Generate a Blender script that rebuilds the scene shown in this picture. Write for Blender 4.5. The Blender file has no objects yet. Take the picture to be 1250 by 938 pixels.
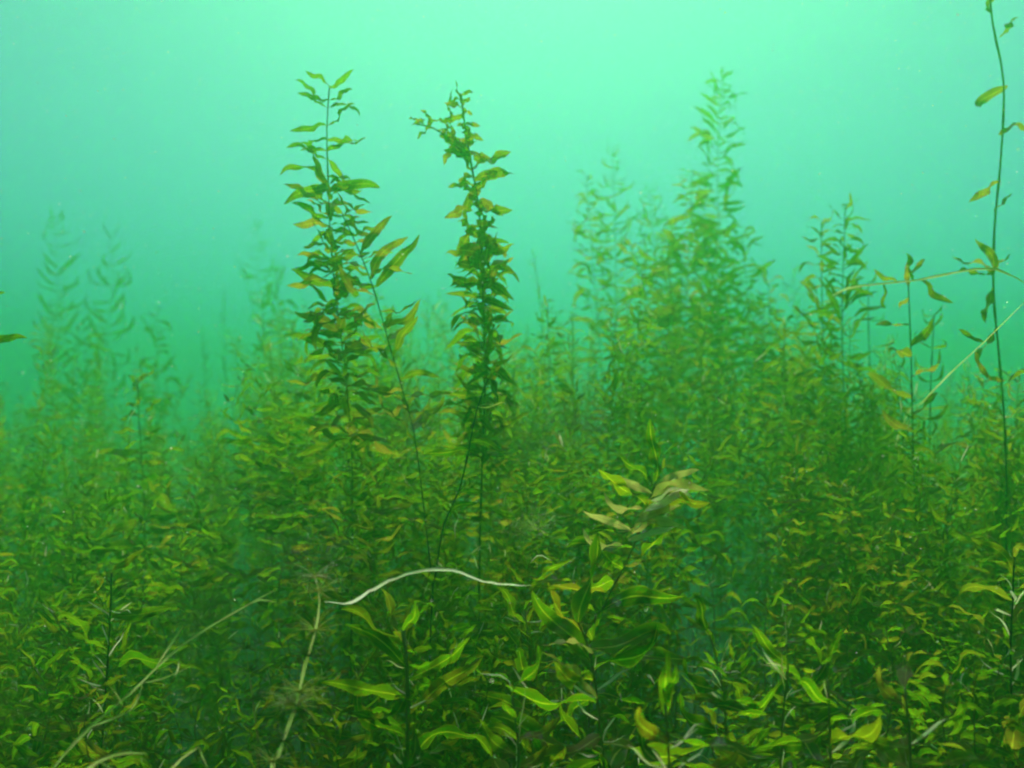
import bpy, math, random
import numpy as np
from mathutils import Vector, Matrix, noise

random.seed(11)
R = math.radians
scene = bpy.context.scene
col = scene.collection

# ------------------------------------------------------------------ camera
CAM = Vector((0.0, 0.0, 0.85))
PITCH = R(2.0)
FPX = 1082.0                                   # focal length in photo pixels (1250 wide)
cam_d = bpy.data.cameras.new('camera')
cam_d.sensor_width = 36.0
cam_d.lens = 36.0 * FPX / 1250.0
cam_d.clip_start = 0.02
cam_d.clip_end = 200.0
cam_d.dof.use_dof = True
cam_d.dof.focus_distance = 0.85
cam_d.dof.aperture_fstop = 5.0
cam = bpy.data.objects.new('camera', cam_d)
cam.location = CAM
cam.rotation_euler = (R(90) + PITCH, 0, 0)
col.objects.link(cam)
scene.camera = cam

# ------------------------------------------------------------------ sky and sun
SUN_EL, SUN_AZ = R(56), R(3)                   # ahead of the camera, high; azimuth from +Y towards +X
world = bpy.data.worlds.new('World')
scene.world = world
world.use_nodes = True
wn = world.node_tree
wn.nodes.clear()
wo = wn.nodes.new('ShaderNodeOutputWorld')
wb = wn.nodes.new('ShaderNodeBackground')
wb.inputs['Strength'].default_value = 0.08
sk = wn.nodes.new('ShaderNodeTexSky')
sk.sky_type = 'NISHITA'
sk.sun_disc = False
sk.sun_elevation = SUN_EL
sk.sun_rotation = SUN_AZ
wn.links.new(sk.outputs[0], wb.inputs[0])
wn.links.new(wb.outputs[0], wo.inputs[0])

sun_d = bpy.data.lights.new('sun', 'SUN')
sun_d.energy = 4.5
sun_d.angle = R(18)                             # spread by the ripples of the surface above
sun_d.color = (1.0, 0.96, 0.88)
sun = bpy.data.objects.new('sun', sun_d)
sd = Vector((math.sin(SUN_AZ) * math.cos(SUN_EL), math.cos(SUN_AZ) * math.cos(SUN_EL), math.sin(SUN_EL)))
sun.rotation_euler = (-sd).to_track_quat('-Z', 'Y').to_euler()
sun.location = sd * 8
col.objects.link(sun)

# ------------------------------------------------------------------ exposure and sampling
scene.view_settings.view_transform = 'Standard'
scene.view_settings.look = 'None'
scene.view_settings.exposure = 0.36
scene.view_settings.gamma = 1.0
cy = scene.cycles
cy.max_bounces = 6
cy.diffuse_bounces = 2
cy.glossy_bounces = 2
cy.transmission_bounces = 3
cy.volume_bounces = 3
cy.use_adaptive_sampling = True
cy.adaptive_threshold = 0.05
cy.use_denoising = True
cy.caustics_reflective = False
cy.caustics_refractive = False
cy.sample_clamp_indirect = 4.0
cy.filter_width = 2.1                          # small soft compact-camera lens


# ------------------------------------------------------------------ helpers
def P(px, py, d):
    """point d metres ahead of the camera where the photograph (1250 x 938) shows (px, py)"""
    x = (px - 625.0) / FPX * d
    v = (469.0 - py) / FPX * d
    c, s = math.cos(PITCH), math.sin(PITCH)
    return Vector((CAM.x + x, CAM.y + d * c - v * s, CAM.z + d * s + v * c))


def link_mesh(name, verts, faces, mat, parent=None, loc=None, uvs=None, smooth=True):
    me = bpy.data.meshes.new(name)
    me.from_pydata([tuple(v) for v in verts], [], faces)
    if smooth:
        me.polygons.foreach_set('use_smooth', [True] * len(me.polygons))
    if uvs is not None:
        lay = me.uv_layers.new(name='UVMap')
        vi = np.empty(len(me.loops), np.int32)
        me.loops.foreach_get('vertex_index', vi)
        lay.data.foreach_set('uv', np.asarray(uvs, np.float32)[vi].ravel())
    me.materials.append(mat)
    o = bpy.data.objects.new(name, me)
    col.objects.link(o)
    if parent:
        o.parent = parent
    if loc is not None:
        o.location = loc
    return o


def thing(name, label, cat, loc, group=None):
    o = bpy.data.objects.new(name, None)
    o.empty_display_size = 0.02
    o.location = loc
    o['label'] = label
    o['category'] = cat
    if group:
        o['group'] = group
    col.objects.link(o)
    return o


def tag(o, label, cat=None, group=None, kind=None):
    o['label'] = label
    if cat:
        o['category'] = cat
    if group:
        o['group'] = group
    if kind:
        o['kind'] = kind
    return o


def spline(pts, step):
    """Catmull-Rom through pts, resampled about every step metres"""
    p = [pts[0] * 2 - pts[1]] + list(pts) + [pts[-1] * 2 - pts[-2]]
    out = []
    for i in range(1, len(p) - 2):
        a, b, c, d = p[i - 1], p[i], p[i + 1], p[i + 2]
        n = max(2, int((c - b).length / step))
        for k in range(n):
            t = k / n
            out.append(0.5 * ((2 * b) + (c - a) * t + (2 * a - 5 * b + 4 * c - d) * t * t + (3 * b - a - 3 * c + d) * t ** 3))
    out.append(pts[-1].copy())
    return out


def tube(pts, r0, r1, sides=6, nodes=0.0, every=6):
    vs, fs = [], []
    n = len(pts)
    up = Vector((0.3, 1, 0.1))
    for i, p in enumerate(pts):
        t = (pts[min(i + 1, n - 1)] - pts[max(i - 1, 0)]).normalized()
        a = t.cross(up)
        if a.length < 1e-3:
            a = t.cross(Vector((1, 0, 0)))
        a.normalize()
        b = t.cross(a)
        r = r0 + (r1 - r0) * i / max(1, n - 1)
        if nodes and i % every == 0:
            r *= 1 + nodes
        for k in range(sides):
            w = 2 * math.pi * k / sides
            vs.append(p + a * (math.cos(w) * r) + b * (math.sin(w) * r))
    for i in range(n - 1):
        for k in range(sides):
            k2 = (k + 1) % sides
            fs.append((i * sides + k, i * sides + k2, (i + 1) * sides + k2, (i + 1) * sides + k))
    fs.append(tuple(range(sides))[::-1])
    fs.append(tuple((n - 1) * sides + k for k in range(sides)))
    return vs, fs


def ribbon(pts, w0, w1, facing=Vector((0.05, -0.95, -0.25)), seed=0):
    """thin limp strip, slightly channelled, of uneven width, twisting a little along its length"""
    rg = random.Random(seed)
    vs, fs = [], []
    n = len(pts)
    for i, p in enumerate(pts):
        t = (pts[min(i + 1, n - 1)] - pts[max(i - 1, 0)]).normalized()
        nn = Matrix.Rotation(0.5 * math.sin(i * 0.21 + seed), 3, t) @ facing
        a = t.cross(nn).normalized()
        nn = a.cross(t).normalized()
        w = (w0 + (w1 - w0) * i / (n - 1)) * rg.uniform(0.7, 1.25) * min(1, 0.15 + 6 * min(i, n - 1 - i) / n)
        for u in (-1, 0, 1):
            vs.append(p + a * (u * w) + nn * (abs(u) * -0.5 * w))
    for i in range(n - 1):
        for k in range(2):
            q = i * 3 + k
            fs.append((q, q + 1, q + 4, q + 3))
    return vs, fs


# ------------------------------------------------------------------ materials
def nodes_of(name):
    m = bpy.data.materials.new(name)
    m.use_nodes = True
    nt = m.node_tree
    nt.nodes.clear()
    return m, nt, nt.nodes.new, nt.links.new


def leaf_material(name, ramp, trans=0.68, rough=0.4, dirt=0.35, ribs=0.5, spec=0.03, glow=(2.0, 3.0, 0.25), coat=0.0):
    m, nt, N, K = nodes_of(name)
    out = N('ShaderNodeOutputMaterial')
    geo = N('ShaderNodeNewGeometry')
    oi = N('ShaderNodeObjectInfo')
    add = N('ShaderNodeMath'); add.operation = 'ADD'
    K(geo.outputs['Random Per Island'], add.inputs[0]); K(oi.outputs['Random'], add.inputs[1])
    fr = N('ShaderNodeMath'); fr.operation = 'FRACT'
    K(add.outputs[0], fr.inputs[0])
    cr = N('ShaderNodeValToRGB')
    e = cr.color_ramp.elements
    while len(e) < len(ramp):
        e.new(0.5)
    for el, (p, c) in zip(e, ramp):
        el.position = p
        el.color = (*c, 1)
    K(fr.outputs[0], cr.inputs[0])
    uv = N('ShaderNodeUVMap')
    sep = N('ShaderNodeSeparateXYZ')
    K(uv.outputs[0], sep.inputs[0])
    # midrib: pale line along the middle of the blade, its glint painted in
    sub = N('ShaderNodeMath'); sub.operation = 'SUBTRACT'; sub.inputs[1].default_value = 0.5
    K(sep.outputs['Y'], sub.inputs[0])
    ab = N('ShaderNodeMath'); ab.operation = 'ABSOLUTE'
    K(sub.outputs[0], ab.inputs[0])
    rib = N('ShaderNodeMapRange'); rib.interpolation_type = 'SMOOTHSTEP'
    for k, v in (('From Min', 0.015), ('From Max', 0.07), ('To Min', 1.0), ('To Max', 0.0)):
        rib.inputs[k].default_value = v
    K(ab.outputs[0], rib.inputs['Value'])
    # sediment speckle and stains, different on every blade
    comb = N('ShaderNodeCombineXYZ')
    K(sep.outputs['X'], comb.inputs[0]); K(sep.outputs['Y'], comb.inputs[1])
    mul = N('ShaderNodeMath'); mul.operation = 'MULTIPLY'; mul.inputs[1].default_value = 40
    K(fr.outputs[0], mul.inputs[0]); K(mul.outputs[0], comb.inputs[2])
    nz = N('ShaderNodeTexNoise'); nz.inputs['Scale'].default_value = 5.0; nz.inputs['Detail'].default_value = 5
    K(comb.outputs[0], nz.inputs['Vector'])
    st = N('ShaderNodeMapRange'); st.inputs['From Min'].default_value = 0.5; st.inputs['From Max'].default_value = 0.72
    st.inputs['To Max'].default_value = dirt
    K(nz.outputs[0], st.inputs['Value'])
    mix1 = N('ShaderNodeMix'); mix1.data_type = 'RGBA'
    mix1.inputs['B'].default_value = (0.12, 0.11, 0.016, 1)
    K(st.outputs[0], mix1.inputs['Factor']); K(cr.outputs[0], mix1.inputs['A'])
    mix2 = N('ShaderNodeMix'); mix2.data_type = 'RGBA'
    mix2.inputs['B'].default_value = (0.34, 0.32, 0.08, 1)
    rf = N('ShaderNodeMath'); rf.operation = 'MULTIPLY'; rf.inputs[1].default_value = ribs
    K(rib.outputs[0], rf.inputs[0])
    K(rf.outputs[0], mix2.inputs['Factor']); K(mix1.outputs['Result'], mix2.inputs['A'])
    mar = N('ShaderNodeMapRange'); mar.interpolation_type = 'SMOOTHSTEP'
    for k, v in (('From Min', 0.40), ('From Max', 0.5), ('To Min', 0.0), ('To Max', 0.55)):
        mar.inputs[k].default_value = v
    K(ab.outputs[0], mar.inputs['Value'])
    mix3 = N('ShaderNodeMix'); mix3.data_type = 'RGBA'
    mix3.inputs['B'].default_value = (0.22, 0.19, 0.05, 1)
    K(mar.outputs[0], mix3.inputs['Factor']); K(mix2.outputs['Result'], mix3.inputs['A'])
    mix2 = mix3
    # fine parallel veins as relief
    vs = N('ShaderNodeMath'); vs.operation = 'MULTIPLY'; vs.inputs[1].default_value = 75
    K(sep.outputs['Y'], vs.inputs[0])
    sn = N('ShaderNodeMath'); sn.operation = 'SINE'
    K(vs.outputs[0], sn.inputs[0])
    ad = N('ShaderNodeMath'); ad.operation = 'MULTIPLY_ADD'; ad.inputs[1].default_value = 2.5
    K(rib.outputs[0], ad.inputs[0]); K(sn.outputs[0], ad.inputs[2])
    bp = N('ShaderNodeBump'); bp.inputs['Strength'].default_value = 0.35; bp.inputs['Distance'].default_value = 0.0006
    K(ad.outputs[0], bp.inputs['Height'])
    pr = N('ShaderNodeBsdfPrincipled')
    pr.inputs['Roughness'].default_value = rough
    pr.inputs['Specular IOR Level'].default_value = spec
    pr.inputs['Coat Weight'].default_value = coat
    pr.inputs['Coat Roughness'].default_value = 0.25
    K(mix2.outputs['Result'], pr.inputs['Base Color']); K(bp.outputs[0], pr.inputs['Normal'])
    tr = N('ShaderNodeBsdfTranslucent')
    tm = N('ShaderNodeMix'); tm.data_type = 'RGBA'; tm.blend_type = 'MULTIPLY'
    tm.inputs['Factor'].default_value = 1.0
    tm.inputs['B'].default_value = (*glow, 1)
    tm.clamp_result = True
    K(mix2.outputs['Result'], tm.inputs['A']); K(tm.outputs['Result'], tr.inputs['Color'])
    ms = N('ShaderNodeMixShader'); ms.inputs[0].default_value = trans
    K(pr.outputs[0], ms.inputs[1]); K(tr.outputs[0], ms.inputs[2])
    K(ms.outputs[0], out.inputs['Surface'])
    return m


def simple_material(name, c1, c2, scale=60, rough=0.5, spec=0.4):
    m, nt, N, K = nodes_of(name)
    out = N('ShaderNodeOutputMaterial')
    pr = N('ShaderNodeBsdfPrincipled')
    pr.inputs['Roughness'].default_value = rough
    pr.inputs['Specular IOR Level'].default_value = spec
    tc = N('ShaderNodeTexCoord')
    nz = N('ShaderNodeTexNoise'); nz.inputs['Scale'].default_value = scale; nz.inputs['Detail'].default_value = 4
    K(tc.outputs['Object'], nz.inputs['Vector'])
    cr = N('ShaderNodeValToRGB')
    cr.color_ramp.elements[0].position = 0.35; cr.color_ramp.elements[0].color = (*c1, 1)
    cr.color_ramp.elements[1].position = 0.65; cr.color_ramp.elements[1].color = (*c2, 1)
    K(nz.outputs[0], cr.inputs[0]); K(cr.outputs[0], pr.inputs['Base Color'])
    bp = N('ShaderNodeBump'); bp.inputs['Strength'].default_value = 0.4; bp.inputs['Distance'].default_value = 0.001
    K(nz.outputs[0], bp.inputs['Height']); K(bp.outputs[0], pr.inputs['Normal'])
    K(pr.outputs[0], out.inputs['Surface'])
    return m


def pale_tissue(name, c1, c2, trans=0.5, scale=60, coat=0.0):
    """pale waterlogged stem tissue that lets light through"""
    m = simple_material(name, c1, c2, scale, 0.35)
    nt = m.node_tree
    N, K = nt.nodes.new, nt.links.new
    pr = next(n for n in nt.nodes if n.type == 'BSDF_PRINCIPLED')
    cr = next(n for n in nt.nodes if n.type == 'VALTORGB')
    out = next(n for n in nt.nodes if n.type == 'OUTPUT_MATERIAL')
    pr.inputs['Coat Weight'].default_value = coat
    pr.inputs['Coat Roughness'].default_value = 0.22
    tr = N('ShaderNodeBsdfTranslucent')
    K(cr.outputs[0], tr.inputs['Color'])
    ms = N('ShaderNodeMixShader'); ms.inputs[0].default_value = trans
    K(pr.outputs[0], ms.inputs[1]); K(tr.outputs[0], ms.inputs[2])
    K(ms.outputs[0], out.inputs['Surface'])
    return m


M_GREEN = leaf_material('pondweed_leaf', [(0.0, (0.04, 0.085, 0.006)), (0.35, (0.06, 0.115, 0.008)),
                                          (0.7, (0.09, 0.125, 0.012)), (0.93, (0.12, 0.10, 0.02))])
M_OLIVE = leaf_material('olive_leaf', [(0.0, (0.06, 0.09, 0.008)), (0.4, (0.09, 0.11, 0.012)),
                                       (0.75, (0.12, 0.10, 0.035)), (0.95, (0.15, 0.10, 0.05))], glow=(2.7, 3.2, 0.35))
M_FRONT = leaf_material('near_leaf', [(0.0, (0.035, 0.09, 0.005)), (0.4, (0.06, 0.12, 0.008)),
                                      (0.75, (0.10, 0.13, 0.012)), (0.95, (0.15, 0.10, 0.03))], rough=0.22, dirt=0.75, ribs=0.85, spec=0.04, trans=0.68, glow=(2.4, 3.3, 0.2))  # stronger ribs paint glints along the midribs
M_BEDLEAF = leaf_material('bed_leaf', [(0.0, (0.045, 0.10, 0.004)), (0.35, (0.07, 0.13, 0.006)),
                                       (0.7, (0.11, 0.15, 0.009)), (0.93, (0.14, 0.12, 0.018))], trans=0.7, glow=(2.3, 3.4, 0.15))
M_BEDOLIVE = leaf_material('bed_olive_leaf', [(0.0, (0.05, 0.08, 0.008)), (0.4, (0.08, 0.10, 0.012)),
                                              (0.75, (0.11, 0.10, 0.02)), (0.95, (0.14, 0.10, 0.03))], trans=0.7, glow=(2.5, 3.4, 0.15))
M_NEEDLE = leaf_material('needle_leaf', [(0.0, (0.06, 0.11, 0.006)), (0.5, (0.09, 0.13, 0.01)), (0.9, (0.12, 0.12, 0.02))],
                         trans=0.7, glow=(2.3, 3.3, 0.15), dirt=0.2, ribs=0.1)
M_DIM = leaf_material('dimmed_leaf', [(0.0, (0.035, 0.055, 0.012)), (0.5, (0.05, 0.07, 0.02)), (0.9, (0.07, 0.075, 0.025))],
                       trans=0.25, rough=0.6, dirt=0.8, ribs=0.2)  # dimness of the far plants put into leaf colour and low translucency
M_PALE = leaf_material('bleached_leaf', [(0.0, (0.25, 0.28, 0.06)), (0.5, (0.42, 0.40, 0.15)),
                                         (0.9, (0.66, 0.60, 0.26))], rough=0.25, dirt=0.2, trans=0.6, glow=(1.3, 1.3, 0.5), spec=0.0)
M_GLINT = leaf_material('bleached_glint', [(0.0, (0.80, 0.80, 0.30)), (0.9, (0.95, 0.92, 0.55))], dirt=0.1, ribs=0.1, spec=0.0, trans=0.55, glow=(1.0, 1.0, 0.7))  # near-white: painted glints on slivers, also blades of the bleached shoot
M_STEM = simple_material('dark_stem', (0.030, 0.034, 0.010), (0.065, 0.06, 0.02), spec=0.1)
M_GSTEM = pale_tissue('green_stem', (0.12, 0.16, 0.02), (0.22, 0.22, 0.05), 0.4)
M_PSTEM = pale_tissue('pale_stem', (0.52, 0.48, 0.12), (0.78, 0.72, 0.26), 0.35, 60, 0.6)
M_ROOT = pale_tissue('white_root', (0.90, 0.86, 0.36), (0.98, 0.95, 0.52), 0.75, 90, 0.0)
M_ALGA = pale_tissue('alga', (0.08, 0.16, 0.02), (0.16, 0.22, 0.04))
M_BALGA = pale_tissue('brown_alga', (0.12, 0.11, 0.03), (0.20, 0.16, 0.05))
M_STALK = pale_tissue('dry_stalk', (0.55, 0.60, 0.10), (0.80, 0.80, 0.22), 0.7, 60, 0.3)
M_BED = simple_material('silt', (0.018, 0.017, 0.008), (0.04, 0.034, 0.016), scale=9, rough=0.9, spec=0.1)
M_SPECK, _nt, _N, _K = nodes_of('silt_flake')
_g = _N('ShaderNodeBsdfGlossy'); _g.inputs['Roughness'].default_value = 0.52; _g.inputs['Color'].default_value = (0.95, 0.9, 0.5, 1)
_t = _N('ShaderNodeBsdfTranslucent'); _t.inputs['Color'].default_value = (0.9, 0.88, 0.5, 1)
_m = _N('ShaderNodeMixShader'); _m.inputs[0].default_value = 0.5
_o = _N('ShaderNodeOutputMaterial')
_K(_g.outputs[0], _m.inputs[1]); _K(_t.outputs[0], _m.inputs[2]); _K(_m.outputs[0], _o.inputs['Surface'])

# ------------------------------------------------------------------ lake bed
n = 70
vs, fs = [], []
for j in range(n + 1):
    for i in range(n + 1):
        u, v = i / n * 2 - 1, j / n * 2 - 1
        x, y = 24 * u * abs(u) ** 0.8, 24 * v * abs(v) ** 0.8
        z = 0.05 * noise.noise(Vector((x * 0.9, y * 0.9, 3))) + 0.02 * noise.noise(Vector((x * 4, y * 4, 8)))
        vs.append((x, y, z))
for j in range(n):
    for i in range(n):
        a = j * (n + 1) + i
        fs.append((a, a + 1, a + n + 2, a + n + 1))
bed = link_mesh('lake_bed', vs, fs, M_BED)
tag(bed, 'dark silt lake bed under the weed', kind='structure')


# ------------------------------------------------------------------ leaf blades (unit length along +X, upper face +Z)
def blade(W, seg, a0, curve, wave, nw, twist, fold, peak=0.42, seed=0):
    rg = random.Random(seed)
    p1, p2 = rg.uniform(0, 6.28), rg.uniform(0, 6.28)
    wob = rg.choice((-1, 1)) * rg.uniform(0.25, 0.6)
    vs, uv = [], []
    pos = Vector((0, 0, 0))
    side0 = Vector((0, 1, 0))
    for i in range(seg + 1):
        t = i / seg
        th = a0 + curve * t + wob * math.sin(5.5 * t + p1)
        tan = Vector((math.cos(th), 0.18 * math.sin(3 * t + p2), math.sin(th))).normalized()
        if i:
            pos = pos + tan / seg
        nor = tan.cross(side0).normalized() * -1
        if nor.z < 0 and abs(th) < 1.5:
            nor = -nor
        q = Matrix.Rotation(twist * t, 3, tan)
        s, nn = q @ side0, q @ nor
        if t < peak:
            w = 0.22 + 0.78 * math.sin(0.5 * math.pi * t / peak) ** 0.8
        else:
            w = math.cos(0.5 * math.pi * (t - peak) / (1 - peak)) ** 0.75
        w = max(w, 0.03) * W * 0.5
        for u in (-1, 0, 1):
            off = 0.0
            if u:
                ph = p1 if u > 0 else p2
                off = abs(u) * w * (fold + wave * math.sin(6.283 * nw * t + ph))
            vs.append(pos + s * (u * w) + nn * off)
            uv.append((t, 0.5 + 0.5 * u))
    fs = []
    for i in range(seg):
        for k in range(2):
            a = i * 3 + k
            fs.append((a, a + 1, a + 4, a + 3))
    return vs, fs, uv


POOL = {
    'wavy': [blade(0.19, 12, 0.15, -1.1 + 0.2 * k, 0.7, 1.6 + 0.18 * k, (-1) ** k * 1.2, 0.2, seed=k) for k in range(8)],
    'up': [blade(0.12, 9, -0.5, 1.7 + 0.12 * k, 0.35, 1.5, 0.3 * (-1) ** k, 0.3, seed=20 + k) for k in range(6)],
    'sickle': [blade(0.15, 8, 0.1, -1.3 + 0.4 * k, 0.6, 1.7, 1.2 * (-1) ** k, 0.3, seed=40 + k) for k in range(6)],
    'curl': [blade(0.27, 12, 0.6, -2.8 + 0.45 * k, 0.8, 2.4, (-1) ** k * 2.6, 0.4, seed=60 + k) for k in range(6)],
    'droop': [blade(0.18, 9, 0.5, -2.1 + 0.15 * k, 0.5, 1.8, 0.7 * (-1) ** k, 0.3, seed=80 + k) for k in range(6)],
    'broad': [blade(0.21, 12, 0.1, -1.1 + 0.25 * k, 0.6, 1.3 + 0.13 * k, 1.1 * (-1) ** k, 0.3, seed=100 + k) for k in range(8)],
    'long': [blade(0.155, 12, 0.1, -0.7 + 0.3 * k, 0.7, 2.6, 1.1 * (-1) ** k, 0.2, seed=120 + k) for k in range(5)],
    'far': [blade(0.12, 5, 0.05, -1.4 + 0.36 * k, 0.6, 1.5, 1.2 * (-1) ** k, 0.3, seed=140 + k) for k in range(8)],
    'needle': [blade(0.055, 3, 0.3, -0.8 + 0.4 * k, 0.1, 1.0, 0.3, 0.1, seed=180 + k) for k in range(5)],
    'fine': [blade(0.075, 5, 0.2, -0.9 + 0.35 * k, 0.2, 1.2, 0.6 * (-1) ** k, 0.2, seed=160 + k) for k in range(6)],
}
MESH = {}


def leaf_mesh(kind, k, mat):
    key = (kind, k, mat.name)
    if key not in MESH:
        vs, fs, uv = POOL[kind][k]
        me = bpy.data.meshes.new('leaf')
        me.from_pydata([tuple(v) for v in vs], [], fs)
        me.polygons.foreach_set('use_smooth', [True] * len(me.polygons))
        lay = me.uv_layers.new(name='UVMap')
        for lp in me.loops:
            lay.data[lp.index].uv = uv[lp.vertex_index]
        me.materials.append(mat)
        MESH[key] = me
    return MESH[key]


def leaf_matrix(az, el, roll, size, loc):
    d = Vector((math.cos(az) * math.cos(el), math.sin(az) * math.cos(el), math.sin(el)))
    y = Vector((-math.sin(az), math.cos(az), 0))
    z = d.cross(y)
    q = Matrix.Rotation(roll, 3, d)
    y, z = q @ y, q @ z
    m = Matrix((d, y, z)).transposed() * size
    m = m.to_4x4()
    m.translation = loc
    return m


class Along:
    """arc-length lookup on a polyline, from its top"""
    def __init__(self, pts):
        self.p = pts
        self.s = [0.0]
        for a, b in zip(pts, pts[1:]):
            self.s.append(self.s[-1] + (b - a).length)
        self.n = self.s[-1]

    def __call__(self, s):
        s = max(0.0, min(self.n, s))
        lo, hi = 0, len(self.s) - 1
        while hi - lo > 1:
            m = (lo + hi) // 2
            if self.s[m] <= s:
                lo = m
            else:
                hi = m
        f = (s - self.s[lo]) / max(1e-9, self.s[hi] - self.s[lo])
        return self.p[lo].lerp(self.p[hi], f)


def leaf_plan(path, kind, size, gap, el, reach, az0=0.0, azj=0.5, elj=0.24, rollj=0.45, spiral=0.0, top_tuft=2, taper=0.55, size_j=0.28,
              rg=random, opposite=False, gap_grow=0.0):
    """list of (variant, matrix) down a stem path given from its tip"""
    al = Along(path)
    out = []
    s, i = 0.0, 0
    nv = len(POOL[kind])
    while s < min(reach, al.n - 0.01):
        f = s / max(1e-6, reach)
        sz = size * (taper + (1 - taper) * min(1.0, s / (size * 2.2))) * rg.uniform(1 - size_j, 1 + size_j)
        p = al(s)
        for m in range(2 if opposite else 1):
            az = az0 + (i + m) * math.pi + spiral * i + rg.gauss(0, azj)
            e = el(f) if callable(el) else el
            e += rg.gauss(0, elj)
            if i < top_tuft:
                e += 0.5
            out.append((rg.randrange(nv), leaf_matrix(az, e, rg.gauss(0, rollj), sz, p)))
        s += gap * (1 + gap_grow * f) * rg.choice((0.6, 0.9, 1.1, 1.4))
        i += 1
    return out


def to_bed(pts, drift=(0, 0)):
    """carry a stem path (given from its tip) on down to the lake bed"""
    p = pts[-1]
    end = Vector((p.x + drift[0], p.y + drift[1], 0.0))
    k = max(1, int((p.z) / 0.25))
    q = list(pts)
    for i in range(1, k + 1):
        f = i / k
        v = p.lerp(end, f)
        if i < k:
            v += Vector((random.uniform(-.012, .012), random.uniform(-.012, .012), 0))
        q.append(v)
    return q


def pondweed(label, ctrl, kind='wavy', size=0.07, gap=0.03, el=0.25, reach=0.6, mat=M_GREEN, stem=M_STEM, r=0.0016, name='pondweed',
             cat='water plant', group=None, root=True, drift=(0, 0), seed=None, extra=(), tip_r=0.5, glints=0, strip=False, branches=(), **kw):
    rg = random.Random(seed if seed is not None else label)
    pts = to_bed(ctrl, drift) if root else ctrl
    path = spline(pts, 0.02)
    base = path[-1].copy()
    t = thing(name, label, cat, base, group)
    if strip:
        sv, sf = ribbon([p - base for p in path], r * tip_r, r, seed=len(label))
    else:
        sv, sf = tube([p - base for p in path], r * tip_r, r, 6, 0.35, 4)
    link_mesh('stem', sv, sf, stem, t)
    for br in branches:
        sv, sf = tube([p - base for p in spline(br, 0.01)], r * 0.4, r * 0.7, 6)
        link_mesh('side_branch', sv, sf, stem, t)
    plan = leaf_plan(path, kind, size, gap, el, reach, rg=rg, **kw)
    plans = [(kind, mat, plan)]
    if glints:  # thin pale slivers added as painted glints on the leaves
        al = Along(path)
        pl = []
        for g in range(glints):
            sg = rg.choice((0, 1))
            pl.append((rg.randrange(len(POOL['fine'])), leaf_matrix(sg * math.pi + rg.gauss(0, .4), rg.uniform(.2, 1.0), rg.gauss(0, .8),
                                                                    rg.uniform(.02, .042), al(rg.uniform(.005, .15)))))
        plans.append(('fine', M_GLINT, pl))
    for k2, m2, pl2 in extra:
        plans.append((k2, m2, pl2))
    for kd, mt, pl in plans:
        for k, mx in pl:
            o = bpy.data.objects.new('leaf', leaf_mesh(kd, k, mt))
            mm = mx.copy()
            mm.translation = mx.translation - base
            o.parent = t
            o.matrix_local = mm
            col.objects.link(o)
    return t


def one(kind, k, px, py, d, az, el, size, roll=None):
    if roll is None:
        roll = (0.9, -0.7, 1.2, -1.0, 0.5)[(k + int(px)) % 5]
    return (k, leaf_matrix(R(az), R(el), roll, size, P(px, py, d)))


# ------------------------------------------------------------------ the tall plants against open water
D = 1.1
pondweed('tall pondweed with tiered drooping leaves and a flat top, tallest plant left of centre',
         [P(402, 108, D), P(399, 160, D), P(401, 230, D), P(404, 300, D + .01), P(412, 380, D + .03), P(424, 480, D + .06), P(430, 600, D + .09)],
         kind='wavy', size=0.055, gap=0.016, el=lambda f: 0.25 - 0.25 * f, reach=0.40, azj=0.5, opposite=True, taper=0.85, top_tuft=0, seed=3,
         extra=[('wavy', M_OLIVE, leaf_plan(spline([P(402, 225, D), P(408, 320, D), P(418, 420, D + .02), P(428, 560, D + .05)], 0.02),
                                            'wavy', 0.062, 0.0055, 0.05, 0.33, spiral=0.5, azj=0.9, rg=random.Random(31), taper=0.8)),
                ('sickle', M_GREEN, leaf_plan(spline([P(404, 300, D), P(415, 400, D + .02), P(428, 560, D + .05)], 0.02),
                                              'sickle', 0.06, 0.008, 0.0, 0.30, spiral=0.7, azj=0.9, rg=random.Random(32), taper=0.8))])
pondweed('leaning pondweed stem with long strap leaves reaching up, beside the tallest plant left of centre',
         [P(418, 262, D - .03), P(440, 310, D - .04), P(458, 360, D - .04), P(475, 420, D - .03), P(495, 490, D - .02), P(510, 560, D)],
         kind='long', size=0.07, gap=0.014, el=0.3, reach=0.30, mat=M_OLIVE, azj=0.6, seed=8, r=0.0014, drift=(0.05, 0.05),
         extra=[('long', M_OLIVE, [one('long', 1, 452, 340, D - .05, 15, 48, 0.075), one('long', 3, 460, 350, D - .05, 5, 52, 0.088),
                                   one('long', 2, 468, 400, D - .05, 0, 40, 0.06), one('long', 0, 440, 310, D - .05, 20, 60, 0.07)])])
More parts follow.
